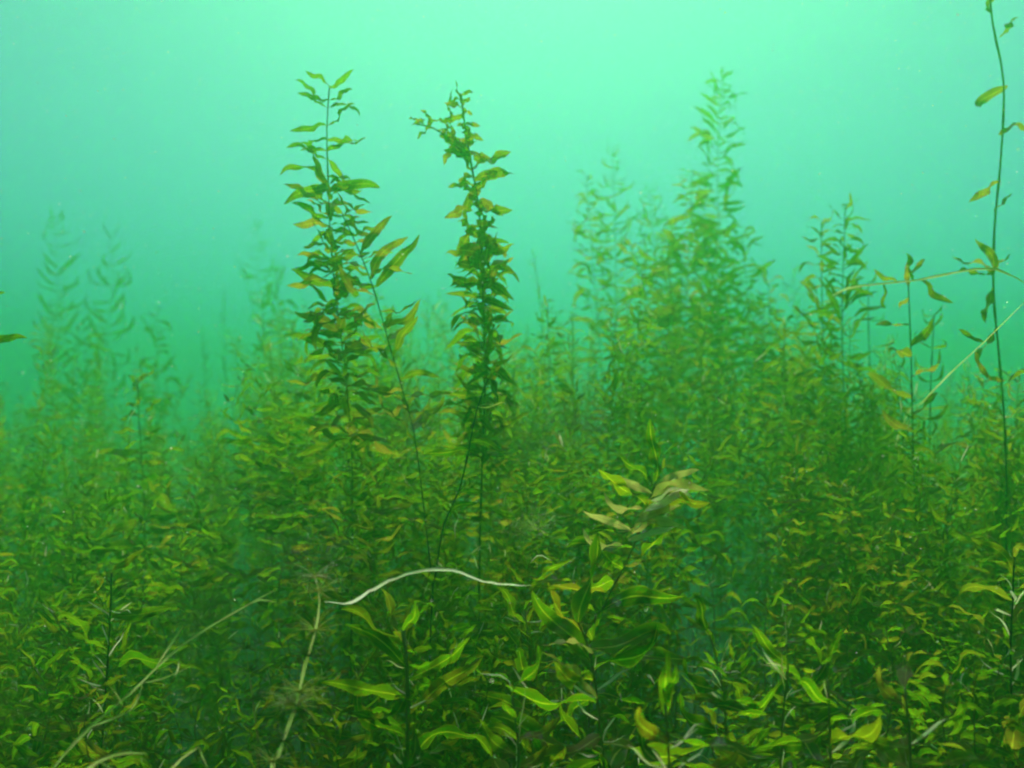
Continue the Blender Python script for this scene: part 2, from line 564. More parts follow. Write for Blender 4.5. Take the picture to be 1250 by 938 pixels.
pondweed('dark twisted pondweed with curled leaves and a two pronged tip, centre of the open water',
         [P(563, 116, D), P(567, 150, D), P(575, 200, D), P(584, 250, D), P(588, 310, D), P(590, 380, D + .02), P(592, 460, D + .05)],
         branches=[[P(508, 152, D), P(528, 156, D), P(548, 170, D), P(574, 196, D)]], kind='curl', size=0.044, gap=0.005, el=0.3, reach=0.25, spiral=0.7, azj=0.6, mat=M_OLIVE, top_tuft=0, seed=5, taper=0.4, r=0.002,
         extra=[('droop', M_GREEN, leaf_plan(spline([P(587, 290, D), P(590, 380, D + .02), P(592, 470, D + .05), P(594, 620, D + .08)], 0.02),
                                             'droop', 0.055, 0.0028, 0.30, 0.30, spiral=0.9, azj=0.5, rg=random.Random(77), taper=0.6)),
                ('sickle', M_OLIVE, leaf_plan(spline([P(588, 330, D), P(592, 420, D + .03), P(594, 600, D + .08)], 0.02),
                                              'sickle', 0.058, 0.0045, 0.25, 0.26, spiral=0.8, azj=0.7, rg=random.Random(78), taper=0.8)),
                ('curl', M_OLIVE, leaf_plan(spline([P(508, 152, D), P(528, 156, D), P(548, 170, D), P(574, 196, D)], 0.01), 'curl', 0.042, 0.006, 0.2,
                                            0.075, azj=0.8, spiral=0.6, rg=random.Random(55), taper=0.5, top_tuft=0)),
                ('long', M_OLIVE, [one('long', 0, 564, 128, D, 100, 84, 0.040), one('long', 2, 552, 146, D, 120, 82, 0.050),
                                   one('long', 1, 520, 153, D, 178, 5, 0.022)])])

# the stand right of centre
D = 2.35
G = 'pondweed stand right of centre'
pondweed('tallest pondweed right of centre, narrow tip with a long trailing leaf at its shoulder',
         [P(882, 95, D), P(878, 150, D), P(876, 230, D), P(880, 310, D), P(890, 400, D), P(898, 500, D)],
         kind='sickle', size=0.084, gap=0.0123, el=lambda f: 0.35 - 0.35 * f, reach=0.72, mat=M_GREEN, azj=0.6, group=G, opposite=True, seed=12,
         extra=[('long', M_PALE, [one('long', 1, 872, 165, D - .03, 190, -14, 0.085)])])
pondweed('leafy pondweed with broad side leaves just left of the tallest one right of centre',
         [P(845, 212, D - .05), P(843, 280, D - .05), P(838, 360, D - .04), P(834, 460, D)],
         kind='wavy', size=0.095, gap=0.0130, el=0.0, reach=0.5, azj=0.6, group=G, opposite=True, seed=13, mat=M_OLIVE)
pondweed('slim pondweed with small cupped leaves, tallest at the left edge of the right hand stand',
         [P(748, 182, D + .1), P(750, 250, D + .1), P(752, 330, D + .1), P(750, 440, D + .1)],
         kind='up', size=0.078, gap=0.0145, el=0.1, reach=0.55, azj=0.5, group=G, opposite=True, seed=14)
pondweed('short tipped pondweed at the far left of the right hand stand',
         [P(716, 222, D + .05), P(722, 300, D + .05), P(730, 400, D + .05), P(736, 480, D + .05)],
         kind='sickle', size=0.074, gap=0.0123, el=0.1, reach=0.5, azj=0.6, group=G, opposite=True, seed=15, mat=M_OLIVE)
pondweed('pondweed with a rounded bushy tip in the gap of the right hand stand',
         [P(793, 232, D + .15), P(798, 300, D + .15), P(803, 380, D + .15), P(806, 470, D + .15)],
         kind='up', size=0.074, gap=0.0130, el=0.1, reach=0.5, azj=0.6, group=G, opposite=True, seed=16)
pondweed('yellowish pondweed bending over in front of the right hand stand',
         [P(770, 300, D - .2), P(785, 350, D - .2), P(800, 410, D - .2), P(806, 500, D - .2)],
         kind='wavy', size=0.084, gap=0.0123, el=0.1, reach=0.42, azj=0.8, group=G, opposite=True, seed=17, mat=M_OLIVE)
pondweed('pondweed with tiered level leaves right beside the tallest one right of centre',
         [P(905, 285, D - .1), P(912, 360, D - .1), P(915, 440, D - .1), P(918, 540, D - .1)],
         kind='sickle', size=0.095, gap=0.0109, el=-0.05, reach=0.45, azj=0.6, group=G, opposite=True, seed=18)
pondweed('bushy pondweed filling the foot of the right hand stand',
         [P(868, 330, D - .25), P(866, 400, D - .25), P(862, 480, D - .25), P(860, 560, D - .25)],
         kind='sickle', size=0.090, gap=0.0109, el=-0.05, reach=0.4, azj=0.8, group=G, opposite=True, seed=19)

pondweed('pale olive pondweed spire between the tallest one and the level leaved one, right of centre',
         [P(858, 235, D + .1), P(862, 300, D + .1), P(868, 380, D + .1), P(872, 480, D + .1)],
         kind='sickle', size=0.075, gap=0.013, el=0.1, reach=0.6, azj=0.6, group=G, mat=M_OLIVE, opposite=True, seed=201)
pondweed('short pale pondweed spire at the right foot of the stand right of centre',
         [P(938, 345, D - .2), P(940, 400, D - .2), P(944, 480, D - .2)],
         kind='sickle', size=0.07, gap=0.013, el=0.1, reach=0.45, azj=0.6, group=G, mat=M_OLIVE, opposite=True, seed=202)
pondweed('bushy yellowish pondweed spire in the middle of the stand right of centre',
         [P(815, 300, D - .1), P(818, 360, D - .1), P(822, 460, D - .1)],
         kind='sickle', size=0.075, gap=0.012, el=0.1, reach=0.5, azj=0.7, group=G, mat=M_OLIVE, opposite=True, seed=203)
pondweed('low bushy pondweed mound just right of the twisted central plant',
         [P(668, 375, 1.7), P(670, 420, 1.7), P(672, 500, 1.7)],
         kind='sickle', size=0.06, gap=0.010, el=0.15, reach=0.4, azj=0.9, group=G, opposite=True, seed=204)

# the right side
D = 1.55
G = 'pondweed stand at the right'
pondweed('tallest bushy pondweed of the small stand near the right edge',
         [P(1032, 250, D), P(1030, 310, D), P(1028, 380, D), P(1030, 480, D)],
         kind='sickle', size=0.062, gap=0.0109, el=0.2, reach=0.42, azj=0.7, group=G, opposite=True, seed=21)
pondweed('thin pondweed with short pale leaves, left one of the small stand near the right edge',
         [P(1003, 272, D + .05), P(1003, 340, D + .05), P(1005, 420, D + .05), P(1008, 500, D + .05)],
         kind='sickle', size=0.055, gap=0.0130, el=0.2, reach=0.4, azj=0.7, group=G, opposite=True, seed=22, mat=M_OLIVE)
pondweed('low pondweed with hooked side leaves under the crossing pale stem',
         [P(1060, 345, D + .1), P(1060, 400, D + .1), P(1062, 470, D + .1)],
         kind='up', size=0.06, gap=0.0348, el=0.1, reach=0.4, azj=0.4, group=G, seed=23)
pondweed('pondweed with broad upright top leaves beside the crossing pale stem',
         [P(1108, 335, 1.25), P(1110, 375, 1.25), P(1112, 430, 1.26), P(1114, 520, 1.28)],
         kind='broad', size=0.06, gap=0.0275, el=0.5, reach=0.32, azj=0.7, group=G, seed=24, mat=M_OLIVE)
pondweed('dark pondweed with arched opposite leaves below the broad topped one at the right',
         [P(1140, 385, 1.45), P(1138, 430, 1.45), P(1136, 480, 1.45)],
         kind='up', size=0.06, gap=0.0319, el=0.1, reach=0.35, azj=0.4, opposite=True, group=G, seed=25)
# tall bare stem
D = 1.2
pondweed('tall nearly bare dark stem with few wavy leaves along the right edge',
         [P(1205, -40, D), P(1212, 30, D), P(1225, 100, D), P(1222, 190, D), P(1214, 280, D), P(1213, 360, D), P(1220, 440, D), P(1228, 560, D)],
         kind='wavy', size=0.05, gap=0.6, el=0.2, reach=0.01, seed=31, r=0.0016, tip_r=0.8,
         extra=[('wavy', M_OLIVE, [one('wavy', 0, 1230, 105, D, 185, -22, 0.074), one('wavy', 3, 1220, 165, D, 5, 30, 0.066, 0.9),
                                   one('wavy', 2, 1222, 222, D, 180, -22, 0.062, 0.5), one('wavy', 5, 1211, 20, D, 20, 55, 0.072),
                                   one('wavy', 4, 1206, -10, D, 180, 10, 0.048), one('broad', 2, 1214, 260, D, 20, 60, 0.042),
                                   one('broad', 3, 1213, 335, D, 170, 40, 0.066, 0.6), one('broad', 1, 1213, 335, D, 185, 15, 0.060),
                                   one('broad', 5, 1213, 335, D, 150, 65, 0.060), one('wavy', 1, 1213, 350, D, 195, -50, 0.060),
                                   one('broad', 4, 1214, 330, D, 10, 50, 0.036), one('droop', 1, 1218, 400, D, 180, -40, 0.060),
                                   one('broad', 0, 1226, 470, D, 10, 30, 0.072), one('broad', 6, 1226, 465, D, 200, 10, 0.036),
                                   one('wavy', 6, 1220, 45, D, 10, 30, 0.060)])])
# pale crossing stems
pondweed('pale slanting stem rising to the right edge, few leaves',
         [P(1285, 340, .95), P(1248, 372, .97), P(1205, 415, 1.0), P(1165, 452, 1.08), P(1128, 490, 1.25), P(1100, 525, 1.45)],
         kind='broad', size=0.045, gap=0.6, el=0.2, reach=0.01, stem=M_STALK, strip=True, r=0.0014, tip_r=1.1, drift=(-0.1, 0.3), seed=33,
         extra=[('broad', M_OLIVE, [one('broad', 1, 1200, 418, 1.0, 160, 50, 0.03), one('wavy', 1, 1190, 430, 1.0, 320, -50, 0.035)])])
pondweed('thin pale stem lying level across the water near the right edge',
         [P(1262, 352, 1.02), P(1215, 328, 1.05), P(1165, 333, 1.1), P(1120, 342, 1.15), P(1070, 347, 1.2), P(1035, 352, 1.25), P(1015, 362, 1.27)],
         kind='broad', size=0.04, gap=0.6, el=0.2, reach=0.01, stem=M_STALK, strip=True, r=0.0016, tip_r=0.9, root=False, seed=34,
         extra=[('broad', M_OLIVE, [one('broad', 2, 1115, 342, 1.15, 70, 65, 0.05), one('broad', 4, 1095, 344, 1.17, 150, 30, 0.035),
                                    one('wavy', 4, 1125, 342, 1.15, 330, -45, 0.05), one('wavy', 0, 1080, 346, 1.2, 200, -55, 0.04),
                                    one('wavy', 3, 1250, 345, 1.02, 300, -30, 0.04)])])

# the dim plants far left
G = 'dim plants in the murk at the left'
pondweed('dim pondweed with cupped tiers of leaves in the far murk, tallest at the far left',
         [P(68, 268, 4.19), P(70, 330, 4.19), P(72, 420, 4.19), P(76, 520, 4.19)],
         kind='up', size=0.144, gap=0.042, el=0.25, reach=0.96, azj=0.35, opposite=True, group=G, mat=M_DIM, seed=41)
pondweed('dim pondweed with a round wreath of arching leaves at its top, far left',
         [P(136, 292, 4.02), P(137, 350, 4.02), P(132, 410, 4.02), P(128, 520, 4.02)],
         kind='up', size=0.161, gap=0.045, el=0.3, reach=0.84, azj=0.35, opposite=True, group=G, mat=M_DIM, seed=42)
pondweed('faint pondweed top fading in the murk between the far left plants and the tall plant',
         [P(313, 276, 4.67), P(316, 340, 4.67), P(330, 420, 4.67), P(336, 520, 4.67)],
         kind='up', size=0.149, gap=0.042, el=0.35, reach=0.96, azj=0.4, opposite=True, group=G, mat=M_DIM, seed=43)
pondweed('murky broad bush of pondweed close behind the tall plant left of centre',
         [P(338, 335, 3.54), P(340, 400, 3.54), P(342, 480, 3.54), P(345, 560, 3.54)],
         kind='sickle', size=0.120, gap=0.013, el=0.15, reach=0.72, azj=0.8, group=G, mat=M_DIM, seed=44)
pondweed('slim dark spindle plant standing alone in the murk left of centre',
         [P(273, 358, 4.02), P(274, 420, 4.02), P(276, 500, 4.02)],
         kind='fine', size=0.060, gap=0.013, el=0.9, reach=0.54, azj=0.8, spiral=0.6, group=G, mat=M_DIM, seed=45)
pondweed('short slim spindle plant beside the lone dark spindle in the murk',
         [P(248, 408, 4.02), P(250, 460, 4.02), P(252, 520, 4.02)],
         kind='fine', size=0.067, gap=0.014, el=0.8, reach=0.48, azj=0.8, spiral=0.6, group=G, mat=M_DIM, seed=46)
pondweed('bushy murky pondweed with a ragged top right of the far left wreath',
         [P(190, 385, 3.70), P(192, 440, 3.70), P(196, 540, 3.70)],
         kind='sickle', size=0.128, gap=0.013, el=0.15, reach=0.60, azj=0.8, group=G, mat=M_DIM, seed=47)
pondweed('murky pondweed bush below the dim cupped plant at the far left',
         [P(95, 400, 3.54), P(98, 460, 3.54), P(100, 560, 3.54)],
         kind='sickle', size=0.128, gap=0.013, el=0.15, reach=0.60, azj=0.8, group=G, mat=M_DIM, seed=48)
pondweed('dark flat topped pondweed shoot standing in the bed at the left',
         [P(168, 465, 1.5), P(170, 520, 1.5), P(176, 620, 1.5)],
         kind='wavy', size=0.07, gap=0.020, el=0.1, reach=0.4, azj=0.5, opposite=True, group=G, seed=49)
pondweed('two green leaf tips poking in at the left edge of the picture',
         [P(-40, 290, .9), P(-36, 350, .9), P(-36, 450, .9), P(-30, 560, .9)],
         kind='wavy', size=0.05, gap=0.03, el=0.3, reach=0.25, seed=50)

# ------------------------------------------------------------------ near plants at the bottom
G = 'near plants along the bottom'
D = 0.72
pondweed('near pondweed with broad olive leaves spreading from one upright stem, bottom centre left',
         [P(492, 770, D), P(496, 810, D), P(498, 860, D), P(497, 920, D), P(496, 990, D)],
         kind='broad', size=0.068, gap=0.6, el=0.5, reach=0.01, mat=M_FRONT, stem=M_GSTEM, r=0.0020, tip_r=0.8, seed=61, glints=10, group=G,
         extra=[('broad', M_OLIVE, [one('broad', 0, 492, 790, D, 165, 55, 0.062, 0.5), one('broad', 2, 492, 785, D, 140, 68, 0.05),
                                    one('broad', 3, 492, 800, D, 60, 75, 0.035)]),
                ('long', M_FRONT, [one('long', 1, 497, 815, D, 178, 30, 0.07), one('long', 2, 500, 830, D, 5, 40, 0.065),
                                   one('long', 3, 500, 872, D, 355, 35, 0.075), one('long', 0, 500, 855, D, 183, 25, 0.075),
                                   one('long', 4, 496, 900, D, 180, 35, 0.07), one('long', 1, 500, 930, D, 0, 25, 0.07)])])
pondweed('near pondweed with tiers of long glinting leaves, bottom right of centre',
         [P(706, 760, D), P(718, 790, D), P(726, 830, D), P(732, 880, D), P(738, 940, D), P(742, 1000, D)],
         kind='broad', size=0.085, gap=0.012, el=0.45, reach=0.19, mat=M_FRONT, stem=M_GSTEM, r=0.0018, azj=0.5, taper=0.8, seed=62, glints=10, group=G,
         extra=[('long', M_PALE, [one('long', 3, 729, 853, D - .03, 178, 28, 0.058), one('long', 1, 724, 798, D - .03, 172, 18, 0.045)])])
pondweed('near leaning shoot with bleached whitish curled tip leaves, right of centre',
         [P(800, 588, .8), P(790, 620, .8), P(776, 660, .8), P(758, 700, .8), P(735, 745, .82), P(722, 800, .84)],
         kind='wavy', size=0.076, gap=0.014, el=0.35, reach=0.19, mat=M_FRONT, stem=M_GSTEM, r=0.0014, azj=0.6, taper=0.8, seed=63,
         extra=[('long', M_PALE, [one('long', (i * 3) % 5, 800 - i * 5, 594 + i * 9, .79 - (i % 3) * .01, (12, 172, 355, 186, 25)[i % 5],
                                      (24, 22, 14, 10, 38)[i % 5], (.052, .048, .06, .044, .036)[i % 5]) for i in range(9)]),
                ('sickle', M_GLINT, [one('sickle', i % 6, 802 - i * 7, 600 + i * 12, .775, (8, 15, 0, 20)[i % 4], (30, 18, 24, 12)[i % 4],
                                         (.034, .045, .05)[i % 3]) for i in range(6)])])
pondweed('small near shoot with a white glinting bud and pale midribs, bottom right',
         [P(960, 785, .7), P(962, 815, .7), P(958, 850, .7), P(954, 900, .7), P(952, 980, .7)],
         kind='broad', size=0.068, gap=0.02, el=0.45, reach=0.16, mat=M_FRONT, stem=M_GSTEM, r=0.0013, azj=0.5, taper=0.5, seed=64, glints=10, group=G,
         extra=[('fine', M_PALE, [one('fine', 1, 958, 842, .69, 175, 55, 0.034), one('fine', 2, 960, 830, .69, 150, 70, 0.02),
                                  one('broad', 2, 960, 790, .69, 100, 70, 0.010)])])
pondweed('near shoot with upright folded leaves left of the small budded shoot, bottom right',
         [P(866, 775, .72), P(876, 810, .72), P(884, 860, .72), P(888, 960, .72)],
         kind='broad', size=0.068, gap=0.017, el=0.6, reach=0.16, mat=M_FRONT, stem=M_GSTEM, r=0.0013, azj=0.5, seed=65, glints=10, group=G)
pondweed('near pondweed with wide dark leaves filling the bottom edge right of centre',
         [P(812, 860, .6), P(815, 900, .6), P(818, 960, .6), P(820, 1020, .6)],
         kind='broad', size=0.072, gap=0.013, el=0.35, reach=0.12, mat=M_FRONT, stem=M_GSTEM, r=0.0016, azj=0.7, seed=66, glints=10, group=G)
pondweed('near pondweed with drooping wide leaves at the bottom edge below the budded shoot',
         [P(1010, 830, .66), P(1012, 870, .66), P(1014, 930, .66), P(1016, 1000, .66)],
         kind='broad', size=0.080, gap=0.013, el=0.3, reach=0.14, mat=M_FRONT, stem=M_GSTEM, r=0.0016, azj=0.7, seed=67, glints=10, group=G)
pondweed('near yellowish shoot with ragged leaves toward the bottom right corner',
         [P(1105, 840, .62), P(1108, 880, .62), P(1112, 940, .62)],
         kind='broad', size=0.076, gap=0.013, el=0.3, reach=0.13, mat=M_OLIVE, stem=M_GSTEM, r=0.0016, azj=0.7, seed=68, glints=10, group=G)
pondweed('near green pondweed crowding the bottom edge at centre',
         [P(625, 850, .66), P(630, 890, .66), P(634, 960, .66)],
         kind='broad', size=0.076, gap=0.012, el=0.35, reach=0.15, mat=M_FRONT, stem=M_GSTEM, r=0.0016, azj=0.7, seed=69, glints=10, group=G)
pondweed('near shoot with level leaves between the white root and the glinting tiers',
         [P(640, 745, .85), P(645, 780, .85), P(648, 830, .85), P(650, 900, .85)],
         kind='wavy', size=0.076, gap=0.014, el=0.3, reach=0.17, mat=M_FRONT, stem=M_GSTEM, r=0.0014, azj=0.7, seed=70, glints=10, group=G)
pondweed('blurred green shoot with pale midribs in the lower left bed',
         [P(136, 700, .85), P(134, 760, .85), P(130, 830, .85)],
         kind='wavy', size=0.076, gap=0.02, el=0.3, reach=0.2, mat=M_GREEN, azj=0.6, seed=71, glints=10, group=G)
pondweed('leafy shoot half out of the picture at the lower right edge',
         [P(1238, 680, .8), P(1236, 740, .8), P(1234, 830, .8)],
         kind='wavy', size=0.076, gap=0.015, el=0.3, reach=0.2, mat=M_OLIVE, azj=0.6, seed=72, glints=10, group=G)

# bare brown stems in the middle of the bed
pondweed('thin brown forked stem with a yellow leaf tuft standing in the middle of the bed',
         [P(596, 462, .98), P(582, 500, .98), P(572, 550, .98), P(560, 600, .98), P(542, 640, .98), P(532, 700, .98), P(526, 760, 1.0)],
         kind='wavy', size=0.04, gap=0.6, el=0.2, reach=0.01, r=0.0015, tip_r=0.6, seed=73,
         extra=[('fine', M_PALE, [one('fine', 0, 583, 497, .97, 5, 12, 0.034), one('fine', 1, 583, 497, .97, 10, -4, 0.03)]),
                ('wavy', M_FRONT, [one('wavy', 1, 562, 600, .97, 0, 10, 0.03), one('wavy', 3, 575, 540, .97, 0, -15, 0.045),
                                   one('wavy', 2, 572, 550, .97, 180, 5, 0.05), one('wavy', 6, 540, 645, .97, 183, 2, 0.055),
                                   one('wavy', 5, 548, 630, .97, 20, 20, 0.04)])])

# ------------------------------------------------------------------ pale root strand and dead stalks
root = [P(396, 735, .70), P(428, 736, .69), P(465, 714, .68), P(505, 698, .68), P(552, 696, .68), P(590, 710, .69), P(625, 715, .70), P(650, 715, .71)]
rp = spline(root, 0.006)
_rk = random.Random(4)
rp = [p + Vector((0, _rk.gauss(0, .0004), _rk.gauss(0, .0004))) for p in rp]
b0 = rp[0].copy()
rt = thing('root_strand', 'bright whitish wavy root strand hanging across the lower centre', 'root', b0)
sv, sf = ribbon([p - b0 for p in rp], 0.0012, 0.0008, seed=2)
link_mesh('strand', sv, sf, M_ROOT, rt)
for k, mx in [one('long', 1, 648, 716, .71, 3, 16, 0.046, 0.9), one('long', 3, 652, 714, .71, 8, 24, 0.038, -0.6), one('long', 0, 645, 716, .71, 0, 4, 0.03, 0.5)]:
    o = bpy.data.objects.new('leaf', leaf_mesh('long', k, M_FRONT))
    mm = mx.copy()
    mm.translation = mx.translation - b0
    o.parent = rt
    o.matrix_local = mm
    col.objects.link(o)


def stalk(name, label, main, r0, r1, mat, sides, cat='dead stalk'):
    mp = spline(main, 0.01)
    b = mp[0].copy()
    t = thing(name, label, cat, b)
    v, f = ribbon([p - b for p in mp], r0 * 0.75, r1 * 1.1, seed=3)
    link_mesh('stem', v, f, mat, t)
    for pts, ra, rb in sides:
        q = spline(pts, 0.01)
        v, f = ribbon([p - b for p in q], ra * .8, rb * .8, seed=4)
        link_mesh('side_branch', v, f, mat, t)
    return t


D = .66
stalk('dead_grass_stalk', 'long thin yellowish dead stalk slanting up from the lower left corner',
      [P(50, 960, .62), P(75, 925, .63), P(110, 888, .64), P(160, 845, D), P(205, 802, D), P(245, 772, .68), P(300, 740, .70), P(340, 718, .72)],
      0.0017, 0.0005, M_STALK,
      [([P(110, 888, .64), P(130, 880, .64), P(158, 868, .65), P(170, 848, .65), P(174, 832, .66)], 0.0012, 0.0007),
       ([P(174, 834, .66), P(200, 828, .66), P(236, 812, .67)], 0.0009, 0.0005),
       ([P(190, 815, D), P(206, 790, D), P(224, 764, .67)], 0.0010, 0.0016),
       ([P(150, 862, .65), P(142, 848, .65), P(134, 838, .65)], 0.0010, 0.0004),
       ([P(300, 740, .70), P(318, 732, .70), P(338, 736, .70)], 0.0007, 0.0012)])
stalk('dead_grass_stalk', 'short curved yellow stalk lying low at the bottom left',
      [P(95, 950, .58), P(120, 930, .58), P(150, 920, .59), P(180, 920, .6)], 0.0018, 0.0006, M_STALK,
      [([P(120, 930, .58), P(132, 936, .58), P(146, 944, .58)], 0.0008, 0.0004)])
stalk('dead_grass_stalk', 'small bent yellow stalk tip by the bottom edge left of the feathery plant',
      [P(200, 950, .6), P(222, 926, .6), P(243, 912, .6)], 0.0014, 0.0005, M_STALK,
      [([P(243, 912, .6), P(248, 926, .6), P(254, 938, .6)], 0.0008, 0.0004)])


# ------------------------------------------------------------------ stonewort: stem with whorls of fine needles
def whorl_mesh(nr, nn, length, rg, droop):
    vs, fs = [], []
    for k in range(nn):
        a = 6.283 * k / nn + rg.uniform(-.3, .3)
        e = rg.uniform(-0.1, 0.9)
        L = length * rg.uniform(0.6, 1.1)
        p = Vector((0, 0, 0))
        pts = [p]
        for i in range(4):
            e2 = e + droop * i / 4 + rg.gauss(0, .12)
            p = p + Vector((math.cos(a) * math.cos(e2), math.sin(a) * math.cos(e2), math.sin(e2))) * (L / 4)
            pts.append(p)
        v, f = tube(pts, nr, nr * 0.35, 3)
        o = len(vs)
        vs += v
        fs += [tuple(i + o for i in q) for q in f]
    return vs, fs


def stonewort(label, ctrl, whorls, r=0.0021, stem=M_GSTEM, seed=0):
    rg = random.Random(seed)
    path = spline(to_bed(ctrl), 0.012)
    b = path[-1].copy()
    t = thing('stonewort', label, 'water plant', b)
    v, f = ribbon([p - b for p in path], r * 0.8, r, seed=9)
    link_mesh('stem', v, f, stem, t)
    for (x, y, d, nn, L, mt) in whorls:
        v, f = whorl_mesh(0.00032, int(nn * 1.8), L * 1.0, rg, -0.5)
        o = link_mesh('whorl', v, f, mt, t, P(x, y, d) - b)
    return t


D = .66
stonewort('feathery stonewort with a pale knobbly stem and needle whorls, lower left of centre',
          [P(384, 700, D), P(390, 735, D), P(384, 775, D), P(372, 815, D), P(362, 860, D), P(340, 925, D), P(330, 980, D)],
          [(384, 705, D, 12, .020, M_PSTEM), (388, 722, D, 14, .022, M_STALK), (384, 770, D, 14, .024, M_STALK), (374, 800, D, 16, .028, M_ALGA),
           (366, 845, D, 20, .026, M_STALK), (352, 858, D, 18, .022, M_PSTEM), (362, 862, D, 24, .026, M_STALK), (345, 905, D, 18, .028, M_ALGA),
           (332, 930, D, 16, .025, M_STALK), (370, 870, D, 14, .03, M_ALGA)], stem=M_STALK, seed=5)
stonewort('dim feathery stonewort tuft beside the pale knobbly one, lower left',
          [P(300, 790, .76), P(305, 830, .76), P(312, 880, .77), P(316, 950, .78)],
          [(300, 792, .76, 16, .028, M_ALGA), (304, 820, .76, 18, .03, M_ALGA), (309, 855, .76, 18, .03, M_ALGA), (313, 890, .77, 18, .03, M_ALGA)], seed=6)


# ------------------------------------------------------------------ thread algae tufts
def alga(label, x, y, d, nn, L, seed, mat=M_ALGA, rad=0.00011):
    rg = random.Random(seed)
    vs, fs = [], []
    for k in range(int(nn * 1.6)):
        p = Vector((rg.gauss(0, L * .28), rg.gauss(0, L * .28), rg.gauss(0, L * .22)))
        a, e = rg.uniform(0, 6.28), rg.gauss(0.2, .5)
        pts = [p]
        for i in range(7):
            a += rg.gauss(0, .35)
            e += rg.gauss(0, .3)
            p = p + Vector((math.cos(a) * math.cos(e), math.sin(a) * math.cos(e), math.sin(e))) * (L / 7)
            pts.append(p)
        v, f = tube(pts, rad, rad * 0.6, 3)
        o = len(vs)
        vs += v
        fs += [tuple(i + o for i in q) for q in f]
    o = link_mesh('thread_algae', vs, fs, mat, loc=P(x, y, d))
    tag(o, label, 'algae', 'thread algae tufts')


alga('fuzzy green algae cloud at the tip of the feathery stonewort', 372, 690, .74, 170, .055, 1)
alga('fine algae threads floating behind the long dead stalk, left', 285, 600, 1.0, 120, .085, 2)
alga('brownish algae wisp hanging in the bed right of centre', 716, 520, 1.05, 130, .06, 3, M_BALGA)
alga('fine algae threads round the foot of the twisted central plant', 630, 540, 1.0, 150, .07, 4)
alga('brownish algae mat caught low on the leaning strap leaved stem', 490, 520, 1.04, 170, .05, 5, M_BALGA)
alga('loose algae threads in the dark lower left bed', 250, 760, .85, 110, .07, 6)
alga('pale algae scraps on a shoot in the middle of the bed', 645, 645, .88, 70, .03, 7, M_PSTEM)

# ------------------------------------------------------------------ shoots of the bed that can be told apart one by one
ORD = ('first second third fourth fifth sixth seventh eighth ninth tenth eleventh twelfth thirteenth fourteenth fifteenth '
       'sixteenth seventeenth eighteenth').split()
REG = [  # (where, group, x range, y range of the tips, depth range, count)
    ('below the twisted central plant', 'bed shoots below the twisted plant', (480, 690), (395, 620), (1.05, 1.5), 15),
    ('under the tall left plant', 'bed shoots under the tall left plant', (300, 470), (390, 620), (1.05, 1.55), 15),
    ('at the far left', 'bed shoots at the far left', (-20, 290), (500, 690), (0.95, 1.7), 16),
    ('below the right stand', 'bed shoots below the right hand stand', (700, 950), (400, 620), (1.05, 1.6), 16),
    ('near the right edge', 'bed shoots near the right edge', (960, 1265), (460, 690), (0.95, 1.6), 16),
    ('at the dim lower right', 'low shoots at the lower right', (850, 1260), (700, 830), (0.7, 0.95), 11),
    ('at the dark lower left', 'low shoots at the lower left', (0, 470), (720, 900), (0.72, 1.0), 10),
]
rg = random.Random(99)
for lab, grp, xr, yr, dr, cnt in REG:
    for i in range(cnt):
        d = rg.uniform(*dr)
        f = (d - dr[0]) / (dr[1] - dr[0])
        x = xr[0] + (xr[1] - xr[0]) * ((i + rg.uniform(0.1, 0.9)) / cnt)
        y = yr[1] + (yr[0] - yr[1]) * min(1, max(0, 0.75 * f + 0.25 * rg.random()))
        lx = rg.uniform(-26, 26)
        kd = rg.choice(['wavy', 'sickle', 'sickle', 'broad'])
        mt = rg.choice([M_GREEN, M_GREEN, M_OLIVE, M_FRONT])
        own = '%s %s shoot, %s from left in bed %s' % (
            {'pondweed_leaf': 'green', 'olive_leaf': 'olive', 'near_leaf': 'bright green'}[mt.name],
            {'wavy': 'wavy leaved', 'sickle': 'narrow leaved', 'broad': 'broad leaved'}[kd], ORD[i], lab)
        pondweed(own, [P(x, y, d), P(x + lx, y + 45, d), P(x + lx * .3, y + 110, d + .02), P(x - lx, y + 190, d + .03)],
                 kind=kd, size=rg.uniform(.036, .052), gap=rg.uniform(.014, .018),
                 el=rg.uniform(-.15, .3), reach=0.22, mat=mt, group=grp, azj=0.5, opposite=True,
                 seed=rg.random(), r=0.0009, stem=M_GSTEM)


# ------------------------------------------------------------------ the uncountable rest of the bed: one mass
def np_pool(kind):
    out = []
    for vs, fs, uv in POOL[kind]:
        out.append((np.array([tuple(v) for v in vs], np.float32), np.array(fs, np.int32), np.array(uv, np.float32)))
    return out


NP = {k: np_pool(k) for k in ('far', 'fine', 'sickle', 'broad', 'wavy', 'needle')}


